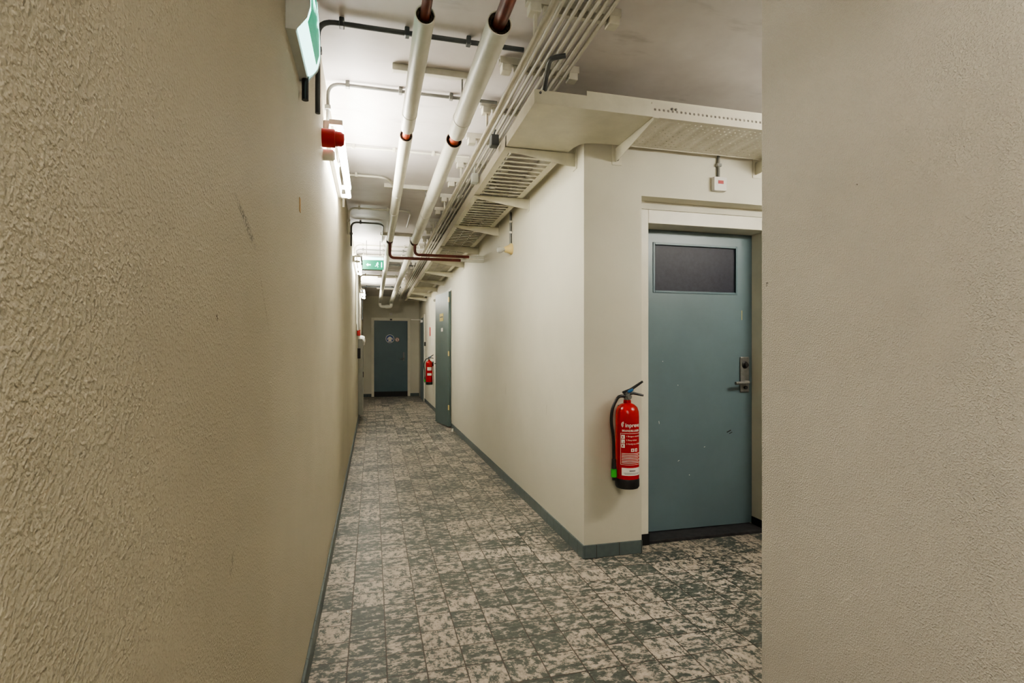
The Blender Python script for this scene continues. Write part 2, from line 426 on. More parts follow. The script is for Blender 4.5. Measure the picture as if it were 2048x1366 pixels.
# ---- far door
ey = YE
boxes('trim_4', [((-0.03, ey-0.03, 0), (0.04, ey, 2.2)), ((0.957, ey-0.03, 0), (1.03, ey, 2.2)), ((0.04, ey-0.03, 2.12), (0.957, ey, 2.2))], m_frame, bevel=0.003, **K)
d3 = bpy.data.objects.new('door_2', None); d3.location = (0.04, ey, 0); C.objects.link(d3); d3['_w'] = (0.04, ey, 0); d3['kind'] = 'structure'
box('leaf', (0.042, ey-0.015, 0.14), (0.955, ey, 2.118), m_door_far, parent=d3)
box('kick_strip', (0.042, ey-0.018, 0.0), (0.955, ey, 0.14), m_black, parent=d3)
box('lock_plate', (0.83, ey-0.022, 1.0), (0.87, ey-0.015, 1.24), m_steel, parent=d3)
sweep('lever_handle', [(0.85, ey-0.02, 1.06), (0.85, ey-0.07, 1.06), (0.74, ey-0.07, 1.055)], 0.012, m_steel, fil=0.02, parent=d3)
s = thing('safety_sign', (0.47, ey-0.018, 1.5), 'round blue hearing protection sign stuck on dark green door', 'sign')
picto('sign_disc', (0.47, ey-0.0175, 1.615), (1, 0, 0), (0, 0, 1), [('disc', (0, 0), 0.118)], m_labelw, parent=s)
picto('sign_face', (0.47, ey-0.0195, 1.615), (1, 0, 0), (0, 0, 1), [('disc', (0, 0), 0.105)], m_sblue, parent=s)
picto('head_symbol', (0.47, ey-0.0215, 1.615), (1, 0, 0), (0, 0, 1), [('disc', (0, 0.005), 0.054), ('poly', [(-0.058, -0.082), (0.058, -0.082), (0.03, -0.03), (-0.03, -0.03)]),
      ('line', (-0.068, 0.02), (-0.068, -0.03), 0.018), ('line', (0.068, 0.02), (0.068, -0.03), 0.018)], m_labelw, parent=s)
s = thing('safety_sign', (0.67, ey-0.018, 1.55), 'small round prohibition sign with red ring on door', 'sign')
picto('sign_disc', (0.67, ey-0.0175, 1.59), (1, 0, 0), (0, 0, 1), [('disc', (0, 0), 0.056)], m_labelw, parent=s)
picto('red_ring', (0.67, ey-0.0215, 1.59), (1, 0, 0), (0, 0, 1), [('ring', (0, 0), 0.052, 0.044), ('line', (-0.033, 0.033), (0.033, -0.033), 0.007)], m_sred, parent=s)
picto('figure_symbol', (0.67, ey-0.0195, 1.59), (1, 0, 0), (0, 0, 1), [('line', (0, -0.03), (0, 0.03), 0.014)], m_black, parent=s)
tag(box('door_contact', (0.46, ey-0.03, 2.27), (0.54, ey, 2.34), m_labelw, bevel=0.006), 'small white plastic box on wall above far door', 'sensor')
tag(box('door_magnet', (0.47, ey-0.05, 2.13), (0.53, ey-0.03, 2.17), m_black, bevel=0.004), 'small dark catch at top of far door frame', 'door catch')

# ---- ajar door on right corridor wall
boxes('trim_5', [((XR-0.004, D2a-0.05, 0), (XR+0.1, D2a, 2.35)), ((XR-0.004, D2b, 0), (XR+0.1, D2b+0.06, 2.35)), ((XR-0.004, D2a, 2.30), (XR+0.1, D2b, 2.35))], m_frame, bevel=0.003, **K)
d4 = bpy.data.objects.new('door_3', None); d4.location = (XR-0.01, D2a, 0); C.objects.link(d4); d4['_w'] = (XR-0.01, D2a, 0); d4['kind'] = 'structure'
th = math.radians(10)
M = Matrix.Translation((XR-0.01, D2a, 0)) @ Matrix.Rotation(th, 4, 'Z')
def dbox(name, a, b, mat, bevel=0.0):
    bm = bmesh.new(); bbox(bm, a, b, M=M); return mkobj(name, bm, mat, bevel=bevel, parent=d4)
dbox('leaf', (-0.04, 0, 0.02), (0, 0.77, 2.28), m_door_open)
dbox('lock_plate', (-0.046, 0.69, 0.98), (-0.04, 0.73, 1.2), m_steel)
bm = bmesh.new(); sweep_bm(bm, [M @ Vector(p) for p in [(-0.04, 0.71, 1.06), (-0.095, 0.71, 1.06), (-0.095, 0.59, 1.06)]], 0.01, fil=0.02); mkobj('lever_handle', bm, m_steel, smooth=True, parent=d4)
dbox('yellow_sticker', (-0.0425, 0.30, 1.80), (-0.04, 0.50, 1.93), m_yellow)
dbox('sticker_print', (-0.0435, 0.32, 1.86), (-0.0425, 0.48, 1.88), m_black)
dbox('white_sticker', (-0.0425, 0.32, 1.62), (-0.04, 0.42, 1.68), m_labelw)
for z in (0.3, 1.2, 2.1): dbox('hinge', (-0.05, -0.02, z), (-0.035, 0.01, z+0.08), m_holder)

# ---- last door on right wall
boxes('trim_6', [((XR-0.02, 13.75, 0), (XR, 13.82, 2.2)), ((XR-0.02, 14.72, 0), (XR, 14.79, 2.2)), ((XR-0.02, 13.82, 2.13), (XR, 14.72, 2.2))], m_frame, **K)
box('door_4', (XR-0.03, 13.82, 0.01), (XR, 14.72, 2.13), m_door, **K)
s = thing('door_closer', (XR-0.03, 14.2, 2.0), 'pale grey door closer with arm on green door', 'door closer')
box('closer_body', (XR-0.085, 14.0, 2.01), (XR-0.03, 14.25, 2.07), m_labelw, bevel=0.005, parent=s)
sweep('closer_arm', [(XR-0.06, 14.1, 2.08), (XR-0.30, 14.3, 2.09), (XR-0.03, 14.6, 2.10)], 0.009, m_labelw, parent=s)

# ---------------------------------------------------------------- fluorescent fixtures
def fixture_left(y0, z):
    s = thing('fluorescent_lamp', (XL, y0+0.6, z), 'twin bare-tube fluorescent lamp glowing on plaster wall', 'lamp', 'fluorescent lamps along the corridor')
    box('housing', (XL, y0, z-0.04), (XL+0.03, y0+1.24, z+0.04), m_white, bevel=0.006, parent=s)
    for dz in (-0.034, 0.034):
        for yy in (y0+0.005, y0+1.205):
            box('tube_socket', (XL+0.028, yy, z+dz-0.014), (XL+0.098, yy+0.028, z+dz+0.014), m_white, bevel=0.003, parent=s)
        lathe('tube', [(0, 0), (0.017, 0), (0.017, 1.17), (0, 1.17)], (XL+0.080, y0+0.034, z+dz), (0, 1, 0), m_tube, segs=16, parent=s)
    return s
f1 = fixture_left(3.05, 2.495)
for yy in (7.35-3.05, 11.3-3.05, -1.75-3.05):
    copy_thing(f1, (0, yy, 0))
def fixture_x(x0, y, z, lab, mat):
    s = thing('fluorescent_lamp', (x0+0.6, y, z), lab, 'lamp')
    box('housing', (x0, y, z-0.055), (x0+1.24, y+0.035, z+0.055), m_white, bevel=0.006, parent=s)
    for dz in (-0.032, 0.032):
        for xx in (x0+0.005, x0+1.207):
            box('tube_socket', (xx, y+0.035, z+dz-0.014), (xx+0.028, y+0.085, z+dz+0.014), m_white, parent=s)
        lathe('tube', [(0, 0), (0.013, 0), (0.013, 1.17), (0, 1.17)], (x0+0.034, y+0.068, z+dz), (1, 0, 0), mat, segs=16, parent=s)
fixture_x(2.5, YN, 2.46, 'twin bare-tube fluorescent lamp in the side passage', m_tube_hi)
def fill_fixture_ceiling(x, y0):
    s = thing('fluorescent_lamp', (x, y0+0.6, ZC), 'unseen twin-tube fill lamp added on the ceiling behind the camera', 'lamp')
    box('housing', (x-0.055, y0, ZC-0.035), (x+0.055, y0+1.24, ZC), m_white, bevel=0.006, parent=s)
    for dx in (-0.032, 0.032):
        for yy in (y0+0.005, y0+1.207):
            box('tube_socket', (x+dx-0.014, yy, ZC-0.085), (x+dx+0.014, yy+0.028, ZC-0.035), m_white, parent=s)
        lathe('tube', [(0, 0), (0.013, 0), (0.013, 1.17), (0, 1.17)], (x+dx, y0+0.034, ZC-0.068), (0, 1, 0), m_fill_rear, segs=16, parent=s)
fill_fixture_ceiling(-0.02, -1.40)  # unseen fill lamp, added behind the camera to brighten the near walls

# ---------------------------------------------------------------- heating pipes
def annulus(c, r0, r1, ya, yb, parent, segs=24):
    bm = bmesh.new(); rings = []
    for (r, yy) in ((r0, ya), (r1, ya), (r1, yb), (r0, yb)):
        rings.append([bm.verts.new((c[0]+math.cos(2*math.pi*j/segs)*r*(1+random.uniform(-.03, .03)), yy+random.uniform(-.004, .004), c[1]+math.sin(2*math.pi*j/segs)*r*(1+random.uniform(-.03, .03)))) for j in range(segs)])
    for i in range(4):
        A, B = rings[i], rings[(i+1) % 4]
        for j in range(segs): bm.faces.new((A[j], A[(j+1) % segs], B[(j+1) % segs], B[j]))
    mkobj('foam_core', bm, m_foam, parent=parent)
def heating_pipe(X, Z, ri, rc, y_open, drop, xend, lab):
    s = thing('heating_pipe', (X, 8, Z), lab, 'pipe', 'insulated heating pipes under the ceiling')
    sweep('bare_pipe', [(X, YB+0.02, Z), (X, 14.3, Z)], rc, m_copper2, segs=16, parent=s)
    sweep('copper_coupling', [(X, 3.06, Z), (X, 3.23, Z)], rc+0.003, m_copper, segs=18, parent=s)
    segs = [(y_open, 3.09), (3.20, 6.22), (6.35, 14.32)]
    for a, b in segs:
        bm = bmesh.new()
        n = 28
        prof = [(ri-0.004, a+0.012), (ri-0.004, a), (ri, a), (ri, b), (ri-0.004, b), (ri-0.004, b-0.012)]
        rings = [[bm.verts.new((X+math.cos(2*math.pi*j/n)*r, y, Z+math.sin(2*math.pi*j/n)*r)) for j in range(n)] for r, y in prof]
        for i in range(len(prof)-1):
            for j in range(n): bm.faces.new((rings[i][j], rings[i][(j+1) % n], rings[i+1][(j+1) % n], rings[i+1][j]))
        mkobj('insulation_sleeve', bm, m_insul, smooth=True, parent=s)
        annulus((X, Z), rc*1.2, ri-0.003, a+0.008, a+0.03, s); annulus((X, Z), rc*1.2, ri-0.003, b-0.03, b-0.008, s)
    for yb in (4.4, 5.5, 8.2, 10.2, 12.2):
        lathe('jacket_band', [(ri, 0), (ri+0.0015, 0.001), (ri+0.0015, 0.03), (ri, 0.031)], (X, yb, Z), (0, 1, 0), m_insul, segs=28, parent=s)
    sweep('branch_pipe', [(X, 6.285, Z), (X, 6.285, Z-drop), (xend, 6.285, Z-drop)], 0.016, m_copper2, fil=0.05, parent=s)
    sweep('branch_sleeve', [(xend, 6.285, Z-drop), (XR-0.002, 6.285, Z-drop)], 0.018, m_insul, parent=s)
    sweep('end_elbow', [(X, 14.2, Z), (X, 14.4, Z), (X, 14.4, Z-0.12), (0.33, 14.4, Z-0.12)], ri*0.95, m_insul, fil=0.07, segs=20, parent=s)
    return s
PX1, PX2, PZ = 0.19, 0.47, 2.55
heating_pipe(PX1, PZ, 0.038, 0.019, 2.03, 0.20, 1.0, 'slim white insulated heating pipe with bare copper joints')
heating_pipe(PX2, PZ, 0.048, 0.026, 2.01, 0.155, 1.10, 'thick white insulated heating pipe with bare copper joints')

def hanger(y):
    s = thing('pipe_hanger', (0.33, y, ZC), 'cream slotted rail with rods carrying the pipes', 'pipe hanger', 'pipe hangers on the ceiling')
    box('slotted_rail', (0.10, y-0.018, ZC-0.035), (0.56, y+0.018, ZC), m_lightc, bevel=0.003, parent=s)
    for X, r in ((PX1, 0.038), (PX2, 0.048)):
        sweep('threaded_rod', [(X, y, ZC-0.03), (X, y, PZ+r)], 0.005, m_steel, segs=8, parent=s)
        lathe('pipe_ring', [(r-0.001, -0.010), (r+0.002, -0.010), (r+0.002, 0.010), (r-0.001, 0.010)], (X, y, PZ), (0, 1, 0), m_insul, segs=24, parent=s)
    return s
h0 = hanger(2.9)
for y in (5.0, 7.1, 9.2, 11.3, 13.4): copy_thing(h0, (0, y-2.9, 0))

# ---------------------------------------------------------------- conduit bundle on rails
def rail(y):
    s = thing('mounting_rail', (0.85, y, ZC), 'short cream channel rail clipping the conduits to the ceiling', 'bracket', 'conduit rails along the ceiling')
    boxes('channel', [((0.63, y-0.02, ZC-0.035), (1.06, y-0.015, ZC)), ((0.63, y+0.015, ZC-0.035), (1.06, y+0.02, ZC)), ((0.63, y-0.015, ZC-0.035), (1.06, y+0.015, ZC-0.03))], m_lightc, parent=s)
    box('end_clamp', (1.0, y-0.028, ZC-0.075), (1.05, y+0.028, ZC-0.036), m_lightc, bevel=0.004, parent=s)
    box('end_clamp', (0.64, y-0.028, ZC-0.075), (0.69, y+0.028, ZC-0.036), m_lightc, bevel=0.004, parent=s)
    bm = bmesh.new()
    for i in range(8):
        x = 0.725+i*0.036
        bbox(bm, (x-0.0185, y-0.012, ZC-0.062), (x+0.0185, y+0.012, ZC-0.036))
    mkobj('saddle_clips', bm, m_lightc, parent=s)
    return s
r0 = rail(1.7)
y = 1.7
while y < 14.6:
    y += 0.5
    copy_thing(r0, (0, y-1.7, 0))
for i in range(8):
    x = 0.725+i*0.036
    tag(sweep('conduit_pipe', [(x, YB+0.02, ZC-0.058), (x, YE-0.02, ZC-0.058)], 0.0105, m_lightc, segs=10),
        'thin painted conduit running along the corridor ceiling', 'conduit', 'bundle of parallel conduits')
s = thing('conduit_pipe', (0.67, 6, 2.64), 'stout cream conduit hung beside the cable bundle', 'conduit')
sweep('tube', [(0.67, YB+0.02, 2.62), (0.67, 14.5, 2.62)], 0.015, m_lightc, parent=s)
for yy in [2.2+0.5*2*i for i in range(12)]:
    box('hanging_clip', (0.664, yy-0.012, 2.62), (0.676, yy+0.012, ZC-0.034), m_lightc, parent=s)

# ---------------------------------------------------------------- cable tray
TZ, TL = 2.575, 2.645
TX0, TX1, TY0, TY1 = 0.81, 1.22, 2.67, 3.09
s = thing('cable_tray', (1.0, 3.0, TZ), 'cream perforated metal cable tray wrapping around the wall corner', 'cable tray')
def ridged(name, along, a, b, c0, c1, mat, per, amp):
    bm = bmesh.new(); n = int((b-a)/0.01); rows = []
    for i in range(n+1):
        t = a+(b-a)*i/n; w = math.cos(2*math.pi*t/per); h = TZ+0.004+amp*max(-0.3, w)
        row = []
        for (q, e) in ((c0, 0), (c0+0.04, 0), (c0+0.055, 1), (c1-0.055, 1), (c1-0.04, 0), (c1, 0)):
            z = TZ+0.004 if not e else h
            row.append(bm.verts.new((q, t, z) if along == 1 else (t, q, z)))
        rows.append(row)
    for i in range(n):
        for j in range(5): bm.faces.new((rows[i][j], rows[i][j+1], rows[i+1][j+1], rows[i+1][j]))
    return mkobj(name, bm, mat, smooth=False, parent=s)
def slatted(y0, y1):
    """corridor bed: pressed cross slats split into short tongues between two edge strips, with open slots behind each"""
    bm = bmesh.new()
    def quad(a, b, c, d): bm.faces.new([bm.verts.new(p) for p in (a, b, c, d)])
    z0 = TZ+0.003
    quad((TX0, y0, z0), (TX0+0.045, y0, z0), (TX0+0.045, y1, z0), (TX0, y1, z0))
    quad((TX1-0.045, y0, z0), (TX1, y0, z0), (TX1, y1, z0), (TX1-0.045, y1, z0))
    xa, xb = TX0+0.045, TX1-0.045
    segs = [(xa, xa+0.10), (xa+0.11, xa+0.21), (xa+0.22, xb)]
    y = y0
    while y+0.085 < y1:
        quad((xa, y, z0), (xb, y, z0), (xb, y+0.030, z0), (xa, y+0.030, z0))
        for (p, q) in segs:
            quad((p, y+0.030, z0), (q, y+0.030, z0), (q, y+0.058, z0+0.022), (p, y+0.058, z0+0.022))
        y += 0.085
    return mkobj('tray_bed', bm, m_cream, parent=s)
slatted(3.28, 14.3)
ridged('tray_bed', 0, 1.49, XP-0.02, TY0, TY1, m_perf2, 0.108, 0.0022)
box('side_lip', (TX0-0.002, 3.27, TZ), (TX0+0.001, 14.3, TL), m_lipy, parent=s)
box('side_lip', (TX1-0.001, 3.27, TZ), (TX1+0.002, 14.3, TL-0.02), m_lipy, parent=s)
box('side_lip', (1.48, TY0-0.002, TZ), (XP-0.02, TY0+0.001, TL+0.012), m_lipx, parent=s)
box('side_lip', (1.49, TY1-0.001, TZ), (XP-0.02, TY1+0.002, TL-0.02), m_lipx, parent=s)
boxes('corner_lip', [((TX0-0.002, TY0, TZ), (TX0+0.001, 3.30, TL)), ((TX0-0.002, TY0-0.004, TZ), (1.48, TY0-0.001, TL))], m_cream, parent=s)
poly = [(TX0, TY0), (1.49, TY0), (1.49, TY1), (1.40, 3.093), (1.33, 3.10), (1.275, 3.115), (1.245, 3.145), (1.228, 3.20), (TX1, 3.28), (TX0, 3.28)]
prism('corner_plate', poly, 2, TZ, TZ+0.003, m_cream, parent=s)
box('lip_stiffener', (1.10, TY0+0.002, TL-0.002), (2.3, TY0+0.006, TL+0.028), m_cream, parent=s)
for xx in (1.60, 1.625): lathe('bolt', [(0, -0.006), (0.006, -0.006), (0.007, 0)], (xx, TY0-0.002, TZ+0.055), (0, 1, 0), m_steel, segs=10, parent=s)
lathe('bolt', [(0, -0.006), (0.006, -0.006), (0.007, 0)], (0.84, TY0-0.004, TZ+0.055), (0, 1, 0), m_steel, segs=10, parent=s)

def bracket_corr(y):
    s = thing('tray_bracket', (XR, y, TZ), 'cream tapered wall bracket carrying the cable tray', 'bracket', 'tray brackets along the wall')
    bm = bmesh.new()
    def arm(y0, y1):
        p = [(TX0-0.005, TZ-0.001), (XR-0.006, TZ-0.001), (XR-0.006, TZ-0.085), (XR-0.05, TZ-0.085), (TX0-0.005, TZ-0.022)]
        A = [bm.verts.new((a, y0, b)) for a, b in p]; B = [bm.verts.new((a, y1, b)) for a, b in p]
        bm.faces.new(A); bm.faces.new(B[::-1])
        for i in range(5): bm.faces.new((A[i], A[(i+1) % 5], B[(i+1) % 5], B[i]))
    arm(y-0.002, y+0.002)
    bbox(bm, (TX0-0.005, y-0.002, TZ-0.004), (XR-0.006, y+0.035, TZ-0.001))
    mkobj('arm', bm, m_cream, parent=s)
    box('wall_plate', (XR-0.006, y-0.022, TZ-0.105), (XR, y+0.045, TZ+0.02), m_cream, bevel=0.002, parent=s)
    lathe('bolt', [(0, -0.008), (0.008, -0.008), (0.009, 0)], (XR-0.006, y+0.015, TZ-0.07), (1, 0, 0), m_steel, segs=8, parent=s)
    return s
b0 = bracket_corr(3.29)
for y in (4.38, 5.48, 6.62, 7.72, 8.82, 9.95, 11.05, 12.15, 13.25): copy_thing(b0, (0, y-3.29, 0))
def bracket_side(x):
    s = thing('tray_bracket', (x, YC, TZ), 'cream tapered wall bracket under the passage tray', 'bracket', 'tray brackets in the passage')
    bm = bmesh.new()
    p = [(TY0-0.003, TZ-0.001), (YC-0.006, TZ-0.001), (YC-0.006, TZ-0.085), (YC-0.05, TZ-0.085), (TY0-0.003, TZ-0.02)]
    A = [bm.verts.new((x-0.002, a, b)) for a, b in p]; B = [bm.verts.new((x+0.002, a, b)) for a, b in p]
    bm.faces.new(A); bm.faces.new(B[::-1])
    for i in range(5): bm.faces.new((A[i], A[(i+1) % 5], B[(i+1) % 5], B[i]))
    bbox(bm, (x-0.002, TY0-0.003, TZ-0.004), (x+0.035, YC-0.006, TZ-0.001))
    mkobj('arm', bm, m_cream, parent=s)
    box('wall_plate', (x-0.022, YC-0.006, TZ-0.105), (x+0.045, YC, TZ+0.02), m_cream, bevel=0.002, parent=s)
    lathe('bolt', [(0, -0.008), (0.008, -0.008), (0.009, 0)], (x+0.015, YC-0.006, TZ-0.07), (0, 1, 0), m_steel, segs=8, parent=s)
    return s
b1 = bracket_side(1.487)
copy_thing(b1, (2.525-1.487, 0, 0))
tag(sweep('cable', [(0.90, 2.45, ZC-0.085), (0.83, 2.48, ZC-0.09), (0.855, 2.62, ZC-0.11), (0.88, 2.74, TZ+0.022), (0.92, 3.2, TZ+0.022)], 0.012, m_darkc, fil=0.06),
    'dark grey cable looping down from the conduits into the tray', 'cable')
for (yy, zz, c) in ((3.45, 0.03, m_darkc), (4.15, 0.0, m_hous)):
    g = thing('junction_box', (0.76, yy, 2.62+zz), 'small junction box clipped beside the cable tray edge', 'junction box')
    box('box_body', (0.745, yy-0.035, 2.60+zz), (0.795, yy+0.035, 2.67+zz), c, bevel=0.005, parent=g)
    sweep('cable_tail', [(0.77, yy, 2.66+zz), (0.77, yy, 2.72), (0.78, yy, ZC-0.058)], 0.005, c, fil=0.02, parent=g, segs=8)

# ---------------------------------------------------------------- ceiling cross conduits
def cross(y, x1, r, mat, zl, lab, tail=None):
    s = thing('ceiling_conduit', (XL, y, ZC), lab, 'conduit')
    pts = [(XL+r+0.006, y, zl), (XL+r+0.006, y, ZC-r-0.012), (x1, y, ZC-r-0.012)]
    if tail: pts += tail
    sweep('tube', pts, r, mat, fil=0.07, parent=s)
    x = XL+0.12
    while x < x1-0.03:
        box('saddle_clip', (x-0.011, y-r-0.006, ZC-2*r-0.018), (x+0.011, y+r+0.006, ZC), mat, bevel=0.004, parent=s); x += 0.29
    box('saddle_clip', (XL, y-r-0.006, ZC-0.17), (XL+2*r+0.012, y+r+0.006, ZC-0.145), mat, bevel=0.004, parent=s)
    return s
cross(2.56, 0.72, 0.0115, m_darkc, 2.36, 'dark grey conduit bending from wall across the ceiling')
cross(3.15, 0.72, 0.0095, m_greyc, 2.56, 'grey conduit clipped across the ceiling above the pipes')
cross(4.10, 0.72, 0.008, m_lightc, 2.56, 'thin cream conduit crossing the ceiling')
cross(4.75, 0.10, 0.011, m_lightc, 2.5, 'cream conduit crossing ceiling and turning along pipe', tail=[(0.18, 4.95, ZC-0.023), (0.26, 5.6, ZC-0.023)])
cross(5.85, 0.36, 0.010, m_lightc, 2.5, 'cream conduit crossing the ceiling', tail=[(0.40, 5.95, ZC-0.022), (0.40, 6.6, ZC-0.022)])
cross(6.5, 0.08, 0.011, m_greyc, 2.5, 'grey conduit crossing the ceiling', tail=[(0.12, 6.6, ZC-0.022), (0.12, 7.6, ZC-0.022)])
cross(7.9, 0.72, 0.012, m_lightc, 2.56, 'cream conduit crossing the ceiling')
cross(8.25, 0.72, 0.010, m_greyc, 2.56, 'thin grey conduit crossing the ceiling')
cross(8.7, 0.5, 0.014, m_lightc, 1.7, 'cream conduit rising up wall and over ceiling')
cross(9.6, 0.72, 0.014, m_greyc, 1.6, 'grey conduit rising up wall and over ceiling')
cross(10.3, 0.72, 0.012, m_lightc, 2.5, 'cream conduit crossing the ceiling')
cross(11.0, 0.72, 0.014, m_lightc, 2.5, 'cream conduit crossing the ceiling')
cross(13.0, 0.72, 0.014, m_darkc, 2.0, 'dark conduit crossing the ceiling')
for i, yy in enumerate((9.0, 9.2)):
    tag(sweep('wall_conduit', [(XL+0.02, yy, 1.62), (XL+0.02, yy, ZC-0.005)], 0.014, m_lightc), 'cream conduit running down the plaster wall', 'conduit', 'wall conduits')

# ---------------------------------------------------------------- exit signs
s = thing('exit_sign', (XL, 1.92, 2.28), 'wall-mounted emergency exit light with curved glowing green diffuser', 'exit sign')
ya, yb2 = 1.745, 2.09
PR = [(0.026, 2.290), (0.044, 2.298), (0.060, 2.32), (0.069, 2.355), (0.069, 2.42), (0.062, 2.52), (0.050, 2.62)]
prism('housing', [(XL, 2.275), (XL+0.028, 2.275), (XL+0.030, 2.29)]+[(XL+a-0.004, b+0.003) for a, b in PR]+[(XL+0.03, 2.64), (XL, 2.64)], 1, ya+0.012, yb2-0.012, m_hous, parent=s)
for (y0, y1) in ((ya, ya+0.012), (yb2-0.012, yb2)):
    prism('end_cap', [(XL, 2.27), (XL+0.030, 2.27), (XL+0.034, 2.28)]+[(XL+a+0.002, b-0.003) for a, b in PR[1:]]+[(XL+0.03, 2.645), (XL, 2.645)], 1, y0, y1, m_hous, bevel=0.002, parent=s)
L = [0]
for i in range(1, len(PR)): L.append(L[-1]+math.dist(PR[i], PR[i-1]))
def face(off):
    def f(x, v):
        v = max(0, min(L[-1]-1e-6, v))
        for i in range(1, len(L)):
            if v <= L[i]:
                t = (v-L[i-1])/(L[i]-L[i-1]); a, b = PR[i-1], PR[i]; break
        dx, dz = b[0]-a[0], b[1]-a[1]; l = math.hypot(dx, dz)
        return Vector((XL+a[0]+dx*t+dz/l*off, ya+x, a[1]+dz*t-dx/l*off))
    return f
O = (0, 0, 0)
picto('light_panel', O, O, O, [('grid', (0.012, 0.333, 0.0, 0.125)), ('grid', (0.012, 0.333, 0.125, 0.25)), ('grid', (0.012, 0.333, 0.25, L[-1]))], m_swhite, fn=face(0.0005), parent=s)
picto('green_field', O, O, O, [('grid', (0.035, 0.30, 0.045, 0.12)), ('grid', (0.035, 0.30, 0.12, 0.20)), ('grid', (0.035, 0.30, 0.20, 0.33))], m_sgreen, fn=face(0.0015), parent=s)
man = [('disc', (0.055, 0.13), 0.012), ('line', (0.05, 0.115), (0.035, 0.075), 0.022), ('line', (0.04, 0.08), (0.06, 0.05), 0.012), ('line', (0.06, 0.05), (0.055, 0.02), 0.01),
       ('line', (0.036, 0.08), (0.02, 0.05), 0.012), ('line', (0.02, 0.05), (-0.005, 0.048), 0.01), ('line', (0.05, 0.11), (0.08, 0.095), 0.008), ('line', (0.045, 0.11), (0.02, 0.095), 0.008)]
def shift(sh, dx, dy, k=1.0):
    o = []
    for q in sh:
        if q[0] == 'disc': o.append(('disc', (q[1][0]*k+dx, q[1][1]*k+dy), q[2]*k))
        elif q[0] == 'line': o.append(('line', (q[1][0]*k+dx, q[1][1]*k+dy), (q[2][0]*k+dx, q[2][1]*k+dy), q[3]*k))
        else: o.append(('poly', [(a*k+dx, b*k+dy) for a, b in q[1]]))
    return o
arrow = [('poly', [(0, 0), (0.05, 0.045), (0.05, 0.015), (0.12, 0.015), (0.12, -0.015), (0.05, -0.015), (0.05, -0.045)])]
picto('pictogram', O, O, O, shift(man, 0.20, 0.08, 1.2)+shift(arrow, 0.05, 0.16), m_swhite, fn=face(0.0045), parent=s)
sweep('cable_gland', [(XL+0.02, 2.07, 2.285), (XL+0.02, 2.07, 2.20)], 0.012, m_black, parent=s)

s = thing('exit_sign', (0.0, 7.7, ZC), 'hanging illuminated green exit sign with running figure and arrow', 'exit sign')
ex0, ex1, ez0, ez1, eyy = -0.135, 0.155, 2.405, 2.58, 7.62
box('housing', (ex0, eyy, ez1-0.05), (ex1, eyy+0.07, ez1+0.01), m_hous, bevel=0.006, parent=s)
box('light_panel', (ex0+0.004, eyy+0.02, ez0), (ex1-0.004, eyy+0.04, ez1-0.05), m_sgreen, parent=s)
picto('light_strip', (ex0, eyy-0.001, ez1-0.045), (1, 0, 0), (0, 0, 1), [('poly', [(0.01, 0), (0.28, 0), (0.28, 0.03), (0.01, 0.03)])], m_swhite, parent=s)
picto('pictogram', (ex0, eyy+0.016, ez0), (1, 0, 0), (0, 0, 1), shift(man, 0.17, 0.015, 0.6)+shift(arrow, 0.05, 0.06, 0.5)+[('line', (0.255, 0.03), (0.255, 0.10), 0.012)], m_swhite, parent=s)
for xx in (-0.08, 0.10): sweep('hanging_rod', [(xx, eyy+0.035, ez1), (xx, eyy+0.035, ZC)], 0.005, m_steel, segs=8, parent=s)

# ---------------------------------------------------------------- red alarm beacon
s = thing('alarm_beacon', (XL, 2.98, 2.41), 'round red fire alarm beacon on plaster wall', 'fire alarm')
lathe('base', [(0, 0), (0.047, 0), (0.047, 0.06), (0.043, 0.066), (0, 0.066)], (XL, 2.98, 2.41), (1, 0, 0), m_redp, parent=s)
lathe('lens', [(0.038, 0.066), (0.038, 0.095), (0.028, 0.11), (0, 0.113)], (XL, 2.98, 2.41), (1, 0, 0), m_redp, parent=s)
s = thing('alarm_sounder', (XL, 3.04, 2.33), 'small cream round sounder below the red beacon', 'alarm')
lathe('body', [(0, 0), (0.03, 0), (0.03, 0.05), (0.02, 0.06), (0, 0.06)], (XL, 3.05, 2.345), (1, 0, 0), m_white, parent=s)
tag(box('tape_patch', (XL, 2.07, 1.80), (XL+0.0015, 2.10, 1.85), m_tape), 'small torn piece of tan tape on plaster wall', 'tape')

# ---------------------------------------------------------------- extinguisher
def wrap_text(txt, size, cx, cy, R, x0, z0, mat, parent, align='LEFT', bold=0.0):
    cu = bpy.data.curves.new('t', 'FONT'); cu.body = txt; cu.size = size; cu.align_x = align; cu.offset = bold
    to = bpy.data.objects.new('t', cu); C.objects.link(to)
    dg = bpy.context.evaluated_depsgraph_get(); me = bpy.data.meshes.new_from_object(to.evaluated_get(dg))
    bpy.data.objects.remove(to)
    bm = bmesh.new(); bm.from_mesh(me)
    for v in bm.verts:
        a = (v.co.x+x0)/R; z = v.co.y+z0
        v.co = Vector((cx+R*math.sin(a), cy-R*math.cos(a), z))
    bm.normal_update()
    return mkobj('label_text', bm, mat, parent=parent)
def wrap_patch(name, rects, cx, cy, R, mat, parent):
    bm = bmesh.new()
    for (x0, x1, z0, z1) in rects:
        n = max(1, int((x1-x0)/0.006)); pr = None
        for i in range(n+1):
            a = (x0+(x1-x0)*i/n)/R
            q = [bm.verts.new((cx+R*math.sin(a), cy-R*math.cos(a), z)) for z in (z0, z1)]
            if pr: bm.faces.new((pr[0], q[0], q[1], pr[1]))
            pr = q
    return mkobj(name, bm, mat, smooth=True, parent=parent)
ER = 0.072
